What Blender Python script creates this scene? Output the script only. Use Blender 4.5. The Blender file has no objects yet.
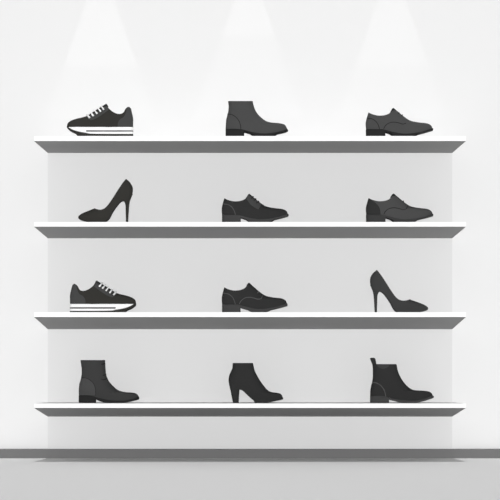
import bpy, bmesh, math
from mathutils import Vector

# ------------------------------------------------------------------ frame of reference
F = 2093.0            # focal length in pixels of a 500 px frame
HY = 372.0            # height of the horizon in the frame
DEPTH = 0.40          # shelf depth, metres
ZF = 9.0             # camera to shelf front edge
ZB = ZF + DEPTH       # camera to wall
CAMZ = (458 - HY) * ZB / F   # eye height above the floor

def px2x(px, Z): return (px - 250.0) * Z / F
def px2z(py, Z): return CAMZ + (HY - py) * Z / F

# ------------------------------------------------------------------ materials
def srgb(v):
    v /= 255.0
    return v / 12.92 if v <= 0.04045 else ((v + 0.055) / 1.055) ** 2.4

def mat(name, lin, rough=0.9, spec=0.1, grain=0.0, scale=300.0):
    m = bpy.data.materials.new(name)
    m.use_nodes = True
    nt = m.node_tree
    b = nt.nodes['Principled BSDF']
    if isinstance(lin, (int, float)):
        lin = (lin, lin, lin)
    b.inputs['Base Color'].default_value = (*lin, 1)
    b.inputs['Roughness'].default_value = rough
    b.inputs['Specular IOR Level'].default_value = spec
    if grain:
        tc = nt.nodes.new('ShaderNodeTexCoord')
        n = nt.nodes.new('ShaderNodeTexNoise')
        n.inputs['Scale'].default_value = scale
        n.inputs['Detail'].default_value = 3
        bp = nt.nodes.new('ShaderNodeBump')
        bp.inputs['Strength'].default_value = grain
        bp.inputs['Distance'].default_value = 0.0005
        nt.links.new(tc.outputs['Object'], n.inputs['Vector'])
        nt.links.new(n.outputs['Fac'], bp.inputs['Height'])
        nt.links.new(bp.outputs['Normal'], b.inputs['Normal'])
    return m

M_WALL = mat('white_wall_paint', 0.772, 1.0, 0.0)
M_FLOOR = mat('pale_grey_floor', 0.68, 1.0, 0.0)
M_PANEL = mat('light_grey_panel', 0.71, 1.0, 0.0)
M_WHITE = mat('white_lacquer', 0.93, 0.8, 0.0)
M_GREY = mat('underside_shade_grey', 0.30, 0.9, 0.0)  # painted-in shade for the undersides of the white shelves
M_BASE = mat('dark_grey_skirting', 0.170, 0.9, 0.0)
M_BLACK = mat('black_leather', 0.028, 0.85, 0.08, 0.15)
M_BLACKW = mat('warm_black_leather', (0.032, 0.031, 0.028), 0.85, 0.08, 0.15)
M_CHAR = mat('charcoal_leather', 0.062, 0.85, 0.08, 0.15)
M_CHAR2 = mat('dark_charcoal_leather', 0.043, 0.85, 0.08, 0.15)
M_TRIM = mat('charcoal_overlay', 0.056, 0.85, 0.08, 0.15)
M_SOLE = mat('black_rubber', 0.022, 0.9, 0.05)
M_SOLEG = mat('charcoal_rubber', 0.055, 0.9, 0.05)
M_LINE = mat('dark_seam_thread', 0.022, 0.9, 0.0)
M_LINEG = mat('grey_seam_thread', 0.085, 0.9, 0.0)
M_MID = mat('white_foam', 0.90, 0.8, 0.0)
M_STRIPE = mat('grey_rubber_stripe', 0.12, 0.9, 0.0)

# ------------------------------------------------------------------ object helpers
def link(name, bm, m, parent=None, smooth=True, angle=42):
    bmesh.ops.remove_doubles(bm, verts=bm.verts, dist=1e-5)
    bmesh.ops.recalc_face_normals(bm, faces=bm.faces)
    for e in bm.edges:
        if len(e.link_faces) == 2 and e.calc_face_angle(0) > math.radians(angle):
            e.smooth = False
    for f in bm.faces:
        f.smooth = smooth
    me = bpy.data.meshes.new(name)
    bm.to_mesh(me); bm.free()
    me.materials.append(m)
    o = bpy.data.objects.new(name, me)
    bpy.context.scene.collection.objects.link(o)
    if parent:
        o.parent = parent
    return o

def box(bm, x0, x1, y0, y1, z0, z1):
    v = [bm.verts.new(p) for p in ((x0,y0,z0),(x1,y0,z0),(x1,y1,z0),(x0,y1,z0),
                                   (x0,y0,z1),(x1,y0,z1),(x1,y1,z1),(x0,y1,z1))]
    for f in ((0,3,2,1),(4,5,6,7),(0,1,5,4),(1,2,6,5),(2,3,7,6),(3,0,4,7)):
        bm.faces.new([v[i] for i in f])

def prism_x(bm, prof, x0, x1, xf=lambda y: 1.0):
    """profile of (y, z) points extruded along x"""
    a = [bm.verts.new((x0 * xf(y), y, z)) for y, z in prof]
    b = [bm.verts.new((x1 * xf(y), y, z)) for y, z in prof]
    n = len(prof)
    for i in range(n):
        j = (i + 1) % n
        bm.faces.new((a[i], a[j], b[j], b[i]))
    bm.faces.new(a[::-1]); bm.faces.new(b)

def structure(name, bm, m):
    o = link(name, bm, m, None, False)
    o['kind'] = 'structure'
    return o

def thing(name, label, cat, loc, group=None):
    o = bpy.data.objects.new(name, None)
    o.empty_display_size = 0.05
    bpy.context.scene.collection.objects.link(o)
    o.location = loc
    o['label'] = label; o['category'] = cat
    if group: o['group'] = group
    return o

# ------------------------------------------------------------------ the room
bm = bmesh.new(); box(bm, -4.0, 4.0, 0.0, 0.12, 0.0, 3.4); structure('wall_back', bm, M_WALL)
bm = bmesh.new(); box(bm, -4.0, 4.0, -12.0, 0.12, -0.1, 0.0); structure('floor', bm, M_FLOOR)
zb_top = px2z(449, ZB - 0.03)
bm = bmesh.new()
prism_x(bm, [(0, 0), (-0.03, 0), (-0.03, zb_top - 0.003), (-0.028, zb_top), (0, zb_top)], -4.0, 4.0)
structure('baseboard_back', bm, M_BASE)

# ------------------------------------------------------------------ panel and shelves
XH = px2x(466, ZF)          # half length of a shelf along its front edge
XB = px2x(452, ZB)          # and along the wall, where it is a little shorter
z_top1 = px2z(136, ZF)
PT = 0.010
bm = bmesh.new()
box(bm, -XB, XB, -PT, -0.0003, zb_top - 0.002, z_top1 - 0.006)
pn = link('backing_panel', bm, M_PANEL, None, False)
pn['label'] = 'light grey rectangular panel on the wall behind the four shoe shelves'
pn['category'] = 'wall panel'

# (front top, front bottom, back bottom) heights in the frame, as measured
SHELF = [(136.0, 141.0, 153.0), (222.0, 226.6, 238.3), (312.2, 317.0, 329.2), (403.5, 407.9, 416.6)]
SL = ['topmost white shelf, mounted above the grey panel',
      'second white shelf from the top, pump at its left end',
      'third white shelf from the top, pump at its right end',
      'lowest white shelf, the one holding three ankle boots']
SHZ = []
for (a, b, c), lab in zip(SHELF, SL):
    zt, zf, zk = px2z(a, ZF), px2z(b, ZF), px2z(c, ZB - PT)
    SHZ.append(zt)
    yb = -PT - 0.0003
    root = thing('wall_shelf', lab, 'shelf', (0, yb, zt), 'white wall shelves')
    Y0 = -DEPTH - yb
    zf -= zt; zk -= zt
    # board: white front lip and top; the underside's shade is put into a dark grey sheet
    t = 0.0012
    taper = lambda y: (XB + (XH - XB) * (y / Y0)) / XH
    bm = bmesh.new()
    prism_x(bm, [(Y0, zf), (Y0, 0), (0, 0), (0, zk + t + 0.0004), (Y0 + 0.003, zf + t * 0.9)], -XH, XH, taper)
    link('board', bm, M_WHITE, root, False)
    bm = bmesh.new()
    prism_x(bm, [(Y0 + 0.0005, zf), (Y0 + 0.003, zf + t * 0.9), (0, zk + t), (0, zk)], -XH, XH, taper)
    link('underside_shade_sheet', bm, M_GREY, root, False)

# ------------------------------------------------------------------ outline helpers
def smooth_poly(pts, sub=6, closed=True):
    """Catmull-Rom through the points; a third value of 1 marks a hard corner"""
    n = len(pts); out = []
    P = [(p[0], p[1]) for p in pts]
    C = [len(p) > 2 and p[2] for p in pts]
    rng = range(n) if closed else range(n - 1)
    for i in rng:
        j = (i + 1) % n
        p1, p2 = P[i], P[j]
        p0 = P[i - 1] if (closed or i > 0) and not C[i] else None
        p3 = P[(j + 1) % n] if (closed or j < n - 1) and not C[j] else None
        if p0 is None: p0 = (2 * p1[0] - p2[0], 2 * p1[1] - p2[1])
        if p3 is None: p3 = (2 * p2[0] - p1[0], 2 * p2[1] - p1[1])
        d01 = max(math.dist(p0, p1), 1e-6); d12 = max(math.dist(p1, p2), 1e-6); d23 = max(math.dist(p2, p3), 1e-6)
        for k in range(sub):
            t = k / sub
            r = []
            for q in (0, 1):
                m1 = (p2[q] - p0[q]) / (d01 + d12) * d12
                m2 = (p3[q] - p1[q]) / (d12 + d23) * d12
                r.append((2*t**3 - 3*t*t + 1) * p1[q] + (t**3 - 2*t*t + t) * m1 + (-2*t**3 + 3*t*t) * p2[q] + (t**3 - t*t) * m2)
            out.append(tuple(r))
    if not closed: out.append(P[-1])
    return out

def cross(poly, v, axis):
    """min and max of the other axis where the polygon meets axis = v"""
    o = 1 - axis; r = []
    n = len(poly)
    for i in range(n):
        a, b = poly[i], poly[(i + 1) % n]
        if (a[axis] <= v < b[axis]) or (b[axis] <= v < a[axis]):
            t = (v - a[axis]) / (b[axis] - a[axis])
            r.append(a[o] + t * (b[o] - a[o]))
    return (min(r), max(r)) if len(r) >= 2 else None

def clamp(v, a=0.0, b=1.0): return max(a, min(b, v))
def sstep(t): t = clamp(t); return t * t * (3 - 2 * t)

def columns(x0, x1, n):
    e = (x1 - x0) * 1e-3
    xs = []
    for i in range(n + 1):
        t = i / n
        c = 0.5 - 0.5 * math.cos(math.pi * t)
        xs.append(x0 + e + (x1 - x0 - 2 * e) * (0.55 * t + 0.45 * c))
    xs[0] = x0 + e; xs[-1] = x1 - e
    # extra close columns at both ends where the outline turns quickly
    for k in (0.004, 0.009, 0.002, 0.015):
        xs.append(x0 + (x1 - x0) * k); xs.append(x1 - (x1 - x0) * k)
    return sorted(set(xs))

class Shoe:
    """One shoe. Outlines are side profiles in frame units, converted to metres at the shoe's own
    distance; every section gets a real width, so the shoe is a full solid with its opening."""
    def __init__(self, name, label, cat, group, shelf, setback, base, W, T, heel_x, toe_x, env, wtop=0.8, htop=25, n=2.5):
        self.T = T
        self.yc = -DEPTH + setback
        self.Zc = ZF + setback
        self.zs = SHZ[shelf] + 0.0004
        self.base = base
        self.W = W
        self.far = 0.5
        self.waist = None
        self.wtop, self.htop, self.n = wtop, htop, n
        self.hx, self.tx = T((heel_x, 0))[0], T((toe_x, 0))[0]
        self.env = smooth_poly([self.t3(p) for p in env])
        ys = [p[1] for p in self.env]
        self.e0, self.e1 = min(ys), max(ys)
        xm = 0.5 * (self.hx + self.tx)
        self.ox = (xm - 250) * self.Zc / F
        self.root = thing(name, label, cat, (self.ox, self.yc, self.zs), group)
    def t3(self, p):
        q = self.T(p)
        return (q[0], q[1]) + tuple(p[2:])
    def pl(self, pts, closed=True, sub=6):
        return smooth_poly([self.t3(p) for p in pts], sub, closed)
    def plan(self, u, low, n=None):
        u = clamp(u); n = n or self.n
        q = max(0.0, 1 - abs(2 * u - 1) ** n) ** (1 / n)
        a = 0.80 + 0.20 * sstep((u - 0.32) / 0.36)
        return q * (1 + (a - 1) * low)
    def hw(self, x, y):
        y = clamp(y, self.e0 + 0.02, self.e1 - 0.02)
        c = cross(self.env, y, 1)
        if not c: return 0.0
        a, b = c
        if b - a < 1e-6: return 0.0
        u = (x - a) / (b - a)
        if self.hx > self.tx: u = 1 - u
        h = self.base - y
        low = 1 - sstep(h / 16.0)
        w = self.W * (1 + (self.wtop - 1) * sstep(h / self.htop))
        return w * self.plan(u, low)
    def flat(self, x, n=3.2, extra=0.0):
        """half width of the sole at x"""
        u = (x - self.hx) / (self.tx - self.hx)
        return (self.W + extra) * self.plan(u, 1.0, n)
    def co(self, px, py, y, yo=None, snap=False):
        """frame position + lateral offset to local metres"""
        X = (px - 250) * self.Zc / F - self.ox
        off = abs(y) if yo is None else yo
        z = CAMZ + (HY - py) * (self.Zc - off) / F - self.zs
        if snap:      # toe spring and arch rise from the flat tread
            t = clamp((self.base - 0.05 - py) / 1.3)
            z = (CAMZ + (HY - py) * (self.Zc + self.far * off) / F - self.zs) * t
        return (X, y, max(z, 0.0))
    def warp(self, x, y):
        """how far the back of the shaft curves inward at this height"""
        if not self.waist: return 0.0
        q = [self.T((0, a))[1] for a, _ in self.waist]
        if y <= q[0] or y >= q[-1]: return 0.0
        for i in range(len(q) - 1):
            if q[i] <= y <= q[i + 1]:
                t = sstep((y - q[i]) / (q[i + 1] - q[i]))
                d = self.waist[i][1] * (1 - t) + self.waist[i + 1][1] * t
        return d / 6.25 * (1 - clamp((x - self.hx) / 20.0))
    def ringmesh(self, rings, name, m, parent=None):
        bm = bmesh.new()
        prev = None
        for r in rings:
            vs = [bm.verts.new(c) for c in r]
            if prev:
                n = len(vs)
                for i in range(n):
                    j = (i + 1) % n
                    bm.faces.new((prev[i], prev[j], vs[j], vs[i]))
            else:
                first = vs
            prev = vs
        bm.faces.new(first[::-1]); bm.faces.new(prev)
        bmesh.ops.remove_doubles(bm, verts=bm.verts, dist=2e-5)
        return link(name, bm, m, parent or self.root)
    def upper(self, outline, m, name='upper', th=0.003, K=96, S=16, deep=0.045):
        poly = self.pl(outline)
        xs = [p[0] for p in poly]
        y0, y1 = min(p[1] for p in poly), max(p[1] for p in poly)
        rings = []
        for x in columns(min(xs), max(xs), K):
            c = cross(poly, x, 0)
            if not c: continue
            yt, yb = c
            side = []
            for k in range(S + 1):
                y = yb + (yt - yb) * k / S
                side.append((self.hw(x, y), y))
            ht = side[-1][0]
            inner = max(0.0, ht - th)
            dz = min(deep * F / self.Zc, (yb - yt) * 0.6) * clamp(inner / 0.006)
            half = [(side[0][0] * 0.5, yb)] + side + [(inner, yt - 0.0)]
            dep = [(max(0, min(inner, self.hw(x, yt + dz * f) - th)) * (1 - 0.1 * f), yt + dz * f) for f in (0.5, 1.0)]
            def inx(y):       # keep every point inside the side profile (hollow backs of boot shafts)
                q = cross(poly, clamp(y, y0 + 0.01, y1 - 0.01), 1)
                xx = clamp(x, q[0], q[1]) if q else x
                return xx + self.warp(xx, y)
            pts = [self.co(inx(y), y, w, yo=(side[0][0] if i == 0 else w)) for i, (w, y) in enumerate(half)]
            rim = pts[-2][2]
            pts[-1] = (pts[-1][0], pts[-1][1], rim)
            pts += [(self.co(inx(y), y, w)[0], w, rim - (y - yt) * self.Zc / F) for w, y in dep]
            bottom = (pts[0][0], 0.0, pts[0][2]); top = (pts[-1][0], 0.0, pts[-1][2])
            ring = [bottom] + pts + [top] + [(a, -b, d) for a, b, d in pts[::-1]]
            rings.append(ring)
        return self.ringmesh(rings, name, m)
    def plate(self, outline, m, name, n=3.2, extra=0.0, chord=None, K=70, parent=None, wmul=1.0, snap=True, tops=None):
        """sole, heel block or welt: side profile with the plan shape of the shoe bottom"""
        poly = self.pl(outline)
        xs = [p[0] for p in poly]
        rings = []
        for x in columns(min(xs), max(xs), K):
            c = cross(poly, x, 0)
            if not c: continue
            yt, yb = c
            h = self.flat(x, n, extra) * wmul
            b = min(0.0012, h * 0.4)
            zt = self.co(x, yt, 0, h)[2]; zb = self.co(x, yb, 0, h, snap)[2]
            zb = max(0, min(zb, zt - 0.0022))
            e = min(b, (zt - zb) * 0.3)
            X = self.co(x, yt, 0)[0]
            pts = [(X, h - b, zb), (X, h, zb + e), (X, h, zt - e), (X, h - b, zt)]
            rings.append([(X, 0, zb)] + pts + [(X, 0, zt)] + [(a, -b_, d) for a, b_, d in pts[::-1]])
        return self.ringmesh(rings, name, m, parent)
    def stack(self, outline, m, name, w0, w1, n=2.4, K=40, parent=None, p=1.0):
        """tapering heel built of rings, half width w0 at the bottom and w1 at the top"""
        poly = self.pl(outline)
        ys = [q[1] for q in poly]
        y0, y1 = min(ys), max(ys)
        rings = []
        for k in range(K + 1):
            y = y1 - 0.02 + (y0 + 0.02 - y1 + 0.02) * k / K
            c = cross(poly, y, 1)
            if not c: continue
            t = (k / K) ** p
            w = w0 + (w1 - w0) * t
            z = 0.0 if k == 0 else self.co(0, y, 0, w)[2]
            xc, r = 0.5 * (c[0] + c[1]), 0.5 * (c[1] - c[0])
            ring = []
            for j in range(28):
                a = 2 * math.pi * j / 28
                ca, sa = math.cos(a), math.sin(a)
                sx = math.copysign(abs(ca) ** (2 / n), ca); sy = math.copysign(abs(sa) ** (2 / n), sa)
                ring.append((self.co(xc + r * sx, y, 0)[0], w * sy, z))
            rings.append(ring)
        return self.ringmesh(rings, name, m, parent)
    def onsurf(self, px, py):
        x = px
        for _ in range(3):
            w = self.hw(x - self.warp(x, py), py)
            x = 250 + (px - 250) * (1 - w / self.Zc)
        return x, w
    def patch(self, outline, m, name, lift=0.0012, K=26, S=10, parent=None, s0=None):
        """an overlay sewn on both sides of the upper"""
        poly = self.pl(outline)
        xs = [p[0] for p in poly]
        if s0 is None and name != 'heel_counter':
            o = self.patch(outline, m, name, lift, K, S, parent, (-1,))
            self.patch(outline, m, name, lift, K, S, parent, (1,))
            return o
        bm = bmesh.new()
        for s in (s0 or (-1, 1)):
            grid = []
            for x in columns(min(xs), max(xs), K):
                c = cross(poly, x, 0)
                if not c: continue
                col = []
                for k in range(S + 1):
                    y = c[1] + (c[0] - c[1]) * k / S
                    xx, w = self.onsurf(x, y)
                    w1 = w + lift; w0 = max(0, w - 0.002)
                    a = self.co(xx, y, w1, w); b = self.co(xx, y, w0, w)
                    col.append((bm.verts.new((a[0], s * a[1], a[2])), bm.verts.new((b[0], s * b[1], b[2] - 0.0003))))
                grid.append(col)
            for i in range(len(grid) - 1):
                for k in range(S):
                    A, B = grid[i], grid[i + 1]
                    bm.faces.new((A[k][0], B[k][0], B[k + 1][0], A[k + 1][0]))
                    bm.faces.new((A[k][1], A[k + 1][1], B[k + 1][1], B[k][1]))
                A, B = grid[i], grid[i + 1]
                bm.faces.new((A[0][0], A[0][1], B[0][1], B[0][0]))
                bm.faces.new((A[S][0], B[S][0], B[S][1], A[S][1]))
            for col, fl in ((grid[0], 0), (grid[-1], 1)):
                for k in range(S):
                    bm.faces.new((col[k][0], col[k + 1][0], col[k + 1][1], col[k][1]))
        return link(name, bm, m, parent or self.root)
    def tube(self, bm, pts, r, seg=8):
        pts = [Vector(p) for p in pts]
        prev = None; first = None
        for i, p in enumerate(pts):
            d = (pts[min(i + 1, len(pts) - 1)] - pts[max(i - 1, 0)]).normalized()
            a = d.cross(Vector((0, 1, 0)))
            if a.length < 0.2: a = d.cross(Vector((1, 0, 0)))
            a.normalize(); b = d.cross(a).normalized()
            if prev is not None and a.dot(pa) < 0: a, b = -a, -b
            pa = a
            vs = [bm.verts.new(p + (a * math.cos(2 * math.pi * k / seg) + b * math.sin(2 * math.pi * k / seg)) * r) for k in range(seg)]
            if prev:
                for k in range(seg):
                    j = (k + 1) % seg
                    bm.faces.new((prev[k], prev[j], vs[j], vs[k]))
            else: first = vs
            prev = vs
        bm.faces.new(first[::-1]); bm.faces.new(prev)
    def seam(self, line, m, name='seam', r=0.0018, lift=0.0008, parent=None):
        pts = self.pl(line, closed=False, sub=8)
        for s in (-1, 1):
            bm = bmesh.new()
            path = []
            for px, py in pts:
                xx, w = self.onsurf(px, py)
                a = self.co(xx, py, w, w)
                path.append((a[0], s * max(0, w - r + lift), a[2]))
            self.tube(bm, path, r)
            o = link(name, bm, m, parent or self.root)
        return o
    def lace(self, lo, hi, m, name='lace', r=0.0036, lift=0.0022, parent=None):
        """a lace run from one side over the throat to the other side"""
        lo = self.T(lo); hi = self.T(hi)
        half = []
        for k in range(9):
            t = k / 8
            px, py = lo[0] + (hi[0] - lo[0]) * t, lo[1] + (hi[1] - lo[1]) * t
            xx, w = self.onsurf(px, py)
            a = self.co(xx, py, w, w)
            half.append([a[0], w, a[2]])
        w_lo = half[0][1]
        for i, h in enumerate(half):          # an even arch across the instep
            t = i / 8
            h[1] = max(0.0, w_lo * math.cos(t * math.pi / 2)) 
            h[1] = max(h[1], 0.0) + lift * (1 - t)
            h[2] += 0.0005
        path = [(h[0], -h[1], h[2]) for h in half] + [(h[0], h[1], h[2]) for h in half[::-1][1:]]
        bm = bmesh.new(); self.tube(bm, path, r)
        return link(name, bm, m, parent or self.root)

def mapper(ox, oy, s=6.25, dx=0.0, dy=0.0, mirror=None, kx=1.0, ky=1.0):
    def T(p):
        x, y = p[0], p[1]
        if mirror is not None: x = mirror - x
        return (ox + (x * kx + dx) / s, oy + (287 - (287 - y) * ky + dy) / s)
    return T

# ------------------------------------------------------------------ sneakers
def sneaker(label, shelf, setback, T, base, shape):
    env = [(44, 222), (50, 205), (70, 190), (100, 180), (165, 163), (200, 140), (265, 100), (292, 83, 1),
           (350, 88), (428, 104), (441, 112), (449, 140), (458, 180), (457, 205), (457, 300, 1), (44, 300, 1)]
    s = Shoe('sneaker', label, 'sneaker', 'low running sneakers', shelf, setback, base, 0.041, T, 457, 44, env, 0.62, 26)
    up = [(45, 236, 1), (45, 220), (51, 205), (70, 191), (100, 180), (165, 163), (200, 141), (265, 100), (290, 84, 1), (297, 92),
          (302, 108), (330, 134), (360, 148), (385, 148), (400, 138), (412, 116), (428, 105), (441, 112), (449, 140), (457, 180), (457, 236, 1)]
    s.far = 0.3
    s.upper(up, M_BLACKW)
    s.patch([(165, 164, 1), (180, 184), (200, 188), (245, 166), (306, 122, 1), (290, 94, 1), (262, 112, 1), (200, 152, 1)], M_TRIM, 'lace_panel')
    s.patch([(360, 233, 1), (362, 205), (375, 183), (398, 168), (412, 140), (421, 112), (432, 108), (440, 114), (447, 142), (455, 180), (455, 233, 1)], M_TRIM, 'heel_counter')
    s.patch([(162, 166, 1), (196, 146), (290, 86, 1), (298, 96), (290, 100), (200, 153), (176, 169, 1)], M_BLACK, 'eyestay', lift=0.0018)
    for lo, hi in (((186, 176), (170, 156)), ((209, 164), (193, 141)), ((233, 150), (215, 127)), ((255, 136), (237, 113)), ((274, 124), (256, 100))):
        s.lace(lo, hi, M_MID)
    mid = s.plate([(54, 231, 1), (64, 238), (90, 250), (125, 260), (165, 267), (200, 274), (456, 276, 1), (456, 231, 1)], M_MID, 'midsole', n=4.5, extra=0.001, snap=False)
    s.plate([(43, 224, 1), (47, 242), (78, 264), (118, 277), (150, 284), (457, 284, 1), (457, 274, 1), (170, 272), (124, 263), (88, 250), (63, 236), (55, 228, 1)],
            M_BLACKW, 'outsole', n=4.5, extra=0.0022)
    s.plate([(168, 251, 1), (168, 261, 1), (456, 261, 1), (456, 251, 1)], M_STRIPE if shape == 0 else M_SOLEG, 'stripe', n=4.5, extra=0.0020, snap=False, parent=mid)
    return s

sneaker('black sneaker pointing left, with white laces and striped white sole, on the topmost shelf', 0, 0.053,
        mapper(60, 90), 134.6, 0)
sneaker('black sneaker pointing right, with white laces and striped sole, on the third shelf', 2, 0.075,
        mapper(62, 266, dy=6, mirror=507), 311.7, 1)

# ------------------------------------------------------------------ dress shoes
def dress(label, shelf, setback, T, base, up_m, sole_m, kind):
    env = [(50, 246), (47, 210), (52, 180), (65, 139, 1), (150, 115), (222, 111, 1), (240, 126), (270, 151), (300, 175), (330, 192), (380, 202),
           (430, 208), (455, 220), (466, 240), (468, 262), (468, 320, 1), (50, 320, 1)]
    s = Shoe('derby_shoe', label, 'dress shoe', 'low lace-up dress shoes', shelf, setback, base, 0.039, T, 49, 469, env, 0.66, 26)
    up = [(51, 248, 1), (48, 210), (53, 180), (65, 140, 1), (85, 150), (120, 159), (160, 158), (190, 148), (205, 136, 1), (212, 119), (222, 111, 1),
          (240, 127), (270, 152), (300, 175), (330, 192), (380, 202), (430, 208), (455, 220), (464, 238), (467, 250, 1),
          (400, 266), (340, 276), (280, 277), (220, 268), (160, 252), (120, 248)]
    s.upper(up, up_m)
    sole = s.plate([(50, 244, 1), (150, 245), (175, 250), (225, 263), (280, 272), (340, 269), (400, 258), (452, 242), (468, 238, 1), (469, 254, 1), (440, 262),
             (400, 272), (340, 284), (285, 288), (240, 285), (200, 276), (167, 266), (110, 262), (50, 262, 1)], sole_m, 'sole', n=3.4, extra=0.0015)
    s.plate([(50, 246, 1), (50, 287, 1), (168, 287, 1), (168, 256, 1), (150, 247)], sole_m, 'heel', n=4.5, extra=0.0012)
    arc = [(58, 176), (92, 182), (118, 203), (131, 230), (134, 244)]
    vamp = [(160, 243), (172, 222), (195, 206), (225, 201), (255, 206), (280, 213), (300, 208), (309, 190)]
    if kind == 'charcoal_dark':
        s.seam(arc, M_LINE); s.seam(vamp[:-1], M_LINE)
        for p in ((250, 143), (272, 157)):
            s.seam([(p[0] + 8, p[1] - 4), (p[0], p[1] + 6)], M_LINE, 'eyelet_tick', 0.0014)
        s.patch([(203, 136, 1), (212, 118), (222, 112, 1), (234, 123, 1), (212, 130, 1)], M_LINE, 'tongue_edge', 0.0012, 10, 5)
    if kind == 'black_panel':
        s.seam(arc, M_LINEG, r=0.0022)
        pn = s.patch([(199, 139, 1), (216, 121, 1), (240, 135), (297, 181, 1), (279, 210, 1), (262, 203), (230, 180, 1)], M_TRIM, 'lace_panel')
        for a, b in (((245, 131), (233, 143)), ((262, 145), (249, 157)), ((280, 160), (266, 172))):
            s.seam([a, b], M_BLACK, 'lace', r=0.0034, lift=0.0028, parent=pn)
    if kind == 'charcoal_counter':
        s.patch([(52, 243, 1), (49, 210), (54, 180), (66, 143, 1), (80, 152), (105, 168), (128, 192), (137, 215), (140, 243, 1)], M_BLACK, 'heel_counter')
        s.seam(vamp, M_LINE)
        s.seam([(286, 157), (275, 167)], M_LINE, 'eyelet_tick', 0.0022)
        s.patch([(203, 136, 1), (212, 118), (222, 112, 1), (234, 123, 1), (212, 130, 1)], M_LINE, 'tongue_edge', 0.0012, 10, 5)
    if kind == 'black_lines':
        s.seam(arc, M_LINEG, r=0.0020); s.seam(vamp, M_LINEG, r=0.0020)
        s.seam([(284, 166), (276, 176)], M_STRIPE, 'eyelet_tick', 0.0022)
    return s

dress('charcoal grey lace-up shoe at the right end of the topmost shelf', 0, 0.050,
      mapper(358, 90), 135.6, M_CHAR, M_SOLE, 'charcoal_dark')
dress('black lace-up shoe with a grey lace panel, in the middle of the second shelf', 1, 0.052,
      mapper(216, 178, dx=-12, dy=-14, kx=0.993), 221.3, M_BLACK, M_SOLEG, 'black_panel')
dress('charcoal lace-up shoe with a black heel patch, at the right of the second shelf', 1, 0.052,
      mapper(358, 178, dx=1, dy=-15), 221.3, M_CHAR, M_CHAR2, 'charcoal_counter')
dress('black lace-up shoe with thin grey seam lines, in the middle of the third shelf', 2, 0.075,
      mapper(216, 266, dx=-11, dy=-3, kx=0.978, ky=1.03), 311.7, M_BLACK, M_SOLEG, 'black_lines')

# ------------------------------------------------------------------ pumps
def pump(label, shelf, setback, T, base, heel_x, toe_x, m, up, env, heel, tip):
    s = Shoe('high_heeled_pump', label, 'high heel', 'high-heeled pumps', shelf, setback, base, 0.034, T, heel_x, toe_x, env, 0.78, 36, 2.3)
    s.upper(up, m, th=0.002, deep=0.03, K=120)
    h = s.stack(heel, m, 'stiletto_heel', 0.0045, 0.020, p=2.2)
    s.stack(tip, M_SOLE, 'heel_tip', 0.0048, 0.0048, K=4, parent=h)
    return s

# toe pointing left
up = [(352, 55, 1), (375, 76), (390, 103), (393, 125), (388, 155), (378, 182), (368, 202), (352, 210), (345, 203), (338, 192), (328, 190), (313, 198), (290, 225), (265, 262), (247, 298),
      (228, 316), (200, 321), (150, 321), (100, 318), (68, 311), (53, 301), (54, 288), (78, 271), (118, 254), (155, 239, 1), (172, 245), (198, 247), (220, 238), (240, 218), (265, 183), (300, 127), (330, 82)]
env = [(350, 40), (376, 72), (391, 103), (394, 130), (388, 160), (379, 185), (372, 210), (372, 340, 1), (52, 340, 1), (52, 300), (54, 287), (78, 270), (118, 253),
       (155, 236), (180, 205), (215, 150), (260, 90), (310, 45)]
heel = [(391, 145), (386, 163), (377, 185), (371, 215), (367, 265), (363, 322, 1), (350, 322, 1), (348, 262), (346, 215), (340, 198), (334, 190), (338, 170), (350, 148)]
tip = [(364, 322, 1), (349, 322, 1), (349, 312, 1), (364, 312, 1)]
pump('black high-heeled pump pointing left, at the left end of the second shelf', 1, 0.05,
     mapper(70, 170), 221.3, 393, 52, M_BLACKW, up, env, heel, tip)

# toe pointing right, a little longer in the toe
def R(pts, k=1.0):
    out = []
    for p in pts:
        x = 468 - p[0]
        if x > 240: x = 240 + (x - 240) * (198 / 176.0)
        out.append((x, p[1] - 31) + tuple(p[2:]))
    return out
pump('dark grey high-heeled pump pointing right, at the right end of the third shelf', 2, 0.075,
     mapper(358, 266), 312.0, 75, 438, M_CHAR2, R(up), R(env), R(heel), R(tip))

# ------------------------------------------------------------------ ankle boots
def cuff(pts): return pts
# charcoal boot, top shelf
T = mapper(216, 90)
env = [(74, 30, 1), (75, 68), (73, 100), (71, 122), (68, 150), (63, 190), (60, 244), (60, 320, 1), (450, 320, 1), (450, 250), (440, 234), (430, 217), (400, 208), (340, 202),
       (310, 192), (275, 165), (250, 135), (235, 100), (230, 68), (229, 30, 1)]
s = Shoe('ankle_boot', 'charcoal grey flat ankle boot in the middle of the topmost shelf', 'boot', 'ankle boots', 0, 0.05, 135.6, 0.040, T, 60, 451, env, 0.95, 30)
s.waist = [(68, 0), (98, 7), (122, 10), (150, 4), (190, 0)]
up = [(60, 246, 1), (63, 190), (68, 150), (71, 122), (73, 98), (75, 69, 1), (230, 69, 1), (236, 100), (250, 134), (275, 165), (310, 192), (340, 202), (400, 208), (430, 217), (441, 234), (449, 250, 1),
      (400, 264), (340, 276), (285, 277), (230, 268), (170, 250), (110, 248)]
s.upper(up, M_CHAR)
s.plate([(60, 242, 1), (155, 243), (180, 248), (230, 262), (290, 271), (350, 267), (400, 258), (446, 244, 1), (451, 250), (448, 260), (400, 273), (350, 282), (290, 287), (230, 280), (178, 266), (120, 262), (60, 262, 1)],
        M_SOLE, 'sole', n=3.4, extra=0.0015)
s.plate([(60, 244, 1), (60, 287, 1), (176, 287, 1), (176, 254, 1)], M_SOLE, 'heel', n=4.5, extra=0.0012)
s.seam([(76, 150), (100, 154), (125, 170), (145, 196), (154, 225), (155, 243)], M_LINE)
s.seam([(79, 71), (150, 71), (226, 71)], M_LINE, 'cuff_seam', 0.0012)

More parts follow.
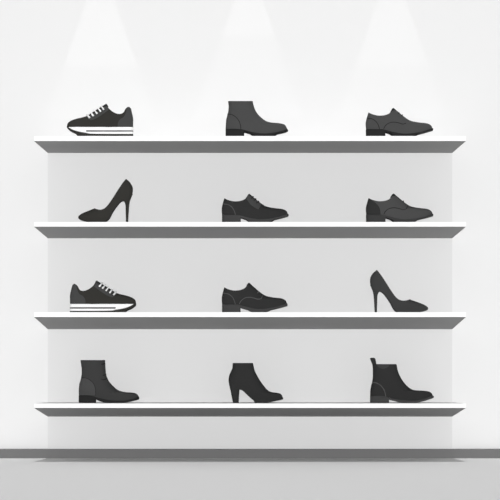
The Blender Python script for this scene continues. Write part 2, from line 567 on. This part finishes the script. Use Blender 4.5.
# dark boot with wrinkles, bottom shelf left
T = mapper(70, 350)
env = [(63, 20, 1), (65, 62), (63.5, 100), (61.5, 140), (60, 175), (58, 215), (55, 250), (56, 360, 1), (432, 360, 1), (432, 305), (428, 288), (418, 275), (400, 268), (340, 262),
       (300, 250), (260, 215), (235, 180), (223, 140), (219, 62), (219, 20, 1)]
s = Shoe('ankle_boot', 'dark grey ankle boot with creased shaft, at the left end of the lowest shelf', 'boot', 'ankle boots', 3, 0.19, 402.9, 0.040, T, 55, 433, env, 0.95, 32)
s.waist = [(62, 0), (100, 9.5), (140, 14.5), (175, 10), (215, 0)]
up = [(56, 286, 1), (55, 250), (58, 215), (60, 175), (61.5, 140), (63.5, 100), (65, 63, 1), (219, 63, 1), (223, 140), (235, 180), (260, 215), (300, 250), (340, 262), (400, 268), (420, 277), (429, 290), (432, 300, 1),
      (390, 314), (330, 321), (270, 320), (210, 312), (160, 294), (110, 288)]
s.upper(up, M_CHAR2)
s.plate([(56, 283, 1), (140, 284), (165, 290), (215, 306), (270, 315), (330, 316), (390, 306), (430, 292, 1), (433, 300), (428, 309), (390, 320), (340, 327), (280, 331), (230, 328), (195, 321), (160, 308), (110, 304), (56, 304, 1)],
        M_SOLE, 'sole', n=3.4, extra=0.0015)
s.plate([(56, 285, 1), (56, 331, 1), (160, 331, 1), (160, 294, 1)], M_SOLE, 'heel', n=4.5, extra=0.0012)
s.patch([(57, 281, 1), (56, 250), (60, 215), (71, 178, 1), (95, 176), (125, 190), (148, 215), (157, 245), (158, 283, 1)], M_CHAR, 'heel_counter', 0.0010)
s.seam([(72, 174), (95, 175), (125, 188), (148, 213), (158, 245), (158, 284)], M_LINE)
s.seam([(69, 66), (140, 66), (215, 66)], M_LINE, 'cuff_seam', 0.0016)
for ln in ([(194, 89), (206, 88), (216, 86)], [(204, 159), (214, 157), (222, 151)], [(192, 181), (205, 186), (218, 184), (229, 178)]):
    s.seam(ln, M_LINE, 'crease', 0.0026, 0.0006)

# heeled boot, bottom shelf middle
T = mapper(216, 350)
env = [(103, 40, 1), (103, 80), (103, 110), (93, 134), (83, 158), (78, 188), (82, 215), (88, 250), (92, 360, 1), (420, 360, 1), (420, 300), (412, 284), (404, 274), (385, 268), (345, 262), (325, 252),
       (308, 235), (280, 198), (252, 150), (238, 115), (233, 80), (233, 40, 1)]
s = Shoe('ankle_boot', 'black high-heeled ankle boot with plain cuff, in the middle of the lowest shelf', 'boot', 'ankle boots', 3, 0.19, 402.9, 0.036, T, 79, 421, env, 0.95, 34)
up = [(103, 81, 1), (103, 110), (93, 134), (83, 158), (78, 188), (82, 215), (89, 250, 1), (120, 254), (146, 247, 1), (163, 252), (182, 268), (215, 300), (246, 324, 1), (265, 327), (330, 320), (400, 308), (419, 301, 1),
      (412, 284), (404, 274), (385, 268), (345, 262), (325, 252), (308, 235), (280, 198), (252, 150), (238, 115), (233, 81, 1)]
s.upper(up, M_BLACK)
s.plate([(238, 320, 1), (265, 324), (330, 318), (400, 305), (420, 298, 1), (420, 308, 1), (400, 313), (330, 326), (285, 332), (258, 332), (243, 328, 1)], M_BLACK, 'sole', n=3.0, extra=0.001)
s.stack([(82, 210, 1), (90, 250), (98, 290), (106, 332, 1), (142, 332, 1), (144, 290), (148, 244, 1), (160, 210, 1)], M_BLACK, 'heel', 0.020, 0.031, n=3.0)

# chelsea boot, bottom shelf right
T = mapper(360, 350)
env = [(77, 40, 1), (78, 88), (76, 130), (72, 190), (68, 225), (64, 260), (64, 360, 1), (460, 360, 1), (460, 300), (455, 285), (445, 268), (430, 259), (390, 254), (330, 248),
       (290, 220), (258, 178), (237, 130), (229, 88), (228, 40, 1)]
s = Shoe('ankle_boot', 'black slip-on boot with pull tab, at the right end of the lowest shelf', 'boot', 'ankle boots', 3, 0.19, 402.9, 0.040, T, 63, 461, env, 0.95, 32)
s.waist = [(88, 0), (130, 5), (190, 8), (225, 1), (260, 0)]
up = [(64, 290, 1), (64, 260), (68, 225), (72, 190), (76, 130), (78, 88, 1), (229, 88, 1), (237, 130), (258, 178), (290, 220), (330, 248), (390, 254), (430, 259), (446, 268), (455, 284), (459, 292, 1),
      (400, 310), (340, 321), (280, 320), (220, 308), (175, 297), (110, 292)]
s.upper(up, M_BLACK)
s.plate([(64, 287, 1), (155, 288), (180, 298), (230, 309), (300, 317), (360, 314), (410, 301), (450, 284, 1), (461, 289), (458, 298), (410, 314), (360, 326), (300, 331), (250, 327), (215, 319), (178, 311), (120, 308), (64, 308, 1)],
        M_SOLEG, 'sole', n=3.4, extra=0.0015)
s.plate([(64, 289, 1), (64, 331, 1), (179, 331, 1), (179, 298, 1)], M_SOLEG, 'heel', n=4.5, extra=0.0012)
s.seam([(80, 202), (105, 206), (132, 224), (152, 252), (162, 289)], M_LINEG, r=0.0028)
s.patch([(104, 91, 1), (184, 91, 1), (178, 104), (160, 114), (140, 117), (122, 111), (110, 101)], M_CHAR2, 'elastic_gore', 0.0008)
# pull tab: a folded webbing loop standing at the back of the cuff
bm = bmesh.new()
prof = smooth_poly([s.t3(p) for p in [(64, 54), (67, 49), (88, 49), (95, 56), (99, 75), (102, 92, 1), (104, 112, 1), (80, 112, 1), (78, 92), (72, 75)]])
A = []; B = []
for px, py in prof:
    a = s.co(px, py, 0.0, 0.010)
    A.append(bm.verts.new((a[0], -0.011, a[2]))); B.append(bm.verts.new((a[0], 0.011, a[2])))
n_ = len(A)
for i in range(n_):
    j = (i + 1) % n_
    bm.faces.new((A[i], A[j], B[j], B[i]))
bm.faces.new(A[::-1]); bm.faces.new(B)
link('pull_tab', bm, M_BLACK, s.root)

# ------------------------------------------------------------------ light
sc = bpy.context.scene
w = bpy.data.worlds.new('world'); sc.world = w
w.use_nodes = True
w.node_tree.nodes['Background'].inputs['Color'].default_value = (1, 1, 1, 1)
w.node_tree.nodes['Background'].inputs['Strength'].default_value = 0.44

def light(name, kind, loc, rot=(0, 0, 0)):
    d = bpy.data.lights.new(name, kind)
    o = bpy.data.objects.new(name, d)
    sc.collection.objects.link(o)
    o.location = loc; o.rotation_euler = rot
    return o, d

o, d = light('overhead_daylight', 'SUN', (0, -1, 4))
d.energy = 1.15; d.angle = math.radians(1.0)

# added fill light just behind the camera, without falloff, to light the wall evenly
o, d = light('camera_fill', 'POINT', (0, -ZB - 0.1, CAMZ + 0.02))
d.energy = 1.0; d.shadow_soft_size = 0.05
d.use_nodes = True
nt = d.node_tree
em = [n for n in nt.nodes if n.type == 'EMISSION'][0]
fo = nt.nodes.new('ShaderNodeLightFalloff')
fo.inputs['Strength'].default_value = 26.3
nt.links.new(fo.outputs['Constant'], em.inputs['Strength'])

# three wall-washing spot lamps above the frame; their shutters give straight-edged beams
LAMP_D = 0.50
def washer(cx, apex, cuts, slope, k):
    for (cut, gain) in cuts:
        o, d = light('wall_washer', 'POINT', (px2x(cx, ZB), -LAMP_D, px2z(apex, ZB)))
        d.energy = 1.0; d.shadow_soft_size = 0.0
        d.use_nodes = True
        nt = d.node_tree
        N = nt.nodes; L = nt.links
        em = [n for n in N if n.type == 'EMISSION'][0]
        tc = N.new('ShaderNodeTexCoord'); sp = N.new('ShaderNodeSeparateXYZ')
        L.new(tc.outputs['Normal'], sp.inputs[0])
        def mth(op, a, b=None):
            n = N.new('ShaderNodeMath'); n.operation = op
            for i, v in enumerate((a, b)):
                if v is None: continue
                if isinstance(v, (int, float)): n.inputs[i].default_value = v
                else: L.new(v, n.inputs[i])
            return n.outputs[0]
        ny = mth('MAXIMUM', sp.outputs['Y'], 0.02)
        u = mth('ABSOLUTE', mth('DIVIDE', sp.outputs['X'], ny))
        v = mth('MULTIPLY', mth('DIVIDE', sp.outputs['Z'], ny), -1.0)
        vmax = (cut - apex) * ZB / F / LAMP_D
        inside = mth('MULTIPLY', mth('LESS_THAN', u, mth('MULTIPLY', v, slope)), mth('LESS_THAN', v, vmax))
        inside = mth('MULTIPLY', inside, mth('GREATER_THAN', v, 0.0))
        boost = mth('DIVIDE', 1.0, mth('POWER', ny, 3.0))
        L.new(mth('MULTIPLY', mth('MULTIPLY', inside, boost), gain * k), em.inputs['Strength'])

KW = 10.0
washer(100.5, -40, ((66, 0.030), (118, 0.034)), 0.345, KW)
washer(248.5, -40, ((36, 0.030), (118, 0.034)), 0.345, KW)
washer(392.0, -40, ((66, 0.028), (118, 0.026)), 0.345, KW)

# ------------------------------------------------------------------ camera
cd = bpy.data.cameras.new('camera')
cam = bpy.data.objects.new('camera', cd)
sc.collection.objects.link(cam)
cam.location = (0, -ZB, CAMZ)
cam.rotation_euler = (math.pi / 2, 0, 0)
cd.sensor_width = 36.0
cd.lens = 36.0 * F / 500.0
cd.shift_y = (HY - 250.0) / 500.0
cd.clip_start = 0.01
sc.camera = cam
sc.view_settings.view_transform = 'Standard'
sc.view_settings.look = 'None'
sc.view_settings.gamma = 1.0
sc.view_settings.exposure = 0.0
sc.view_settings.use_curve_mapping = False
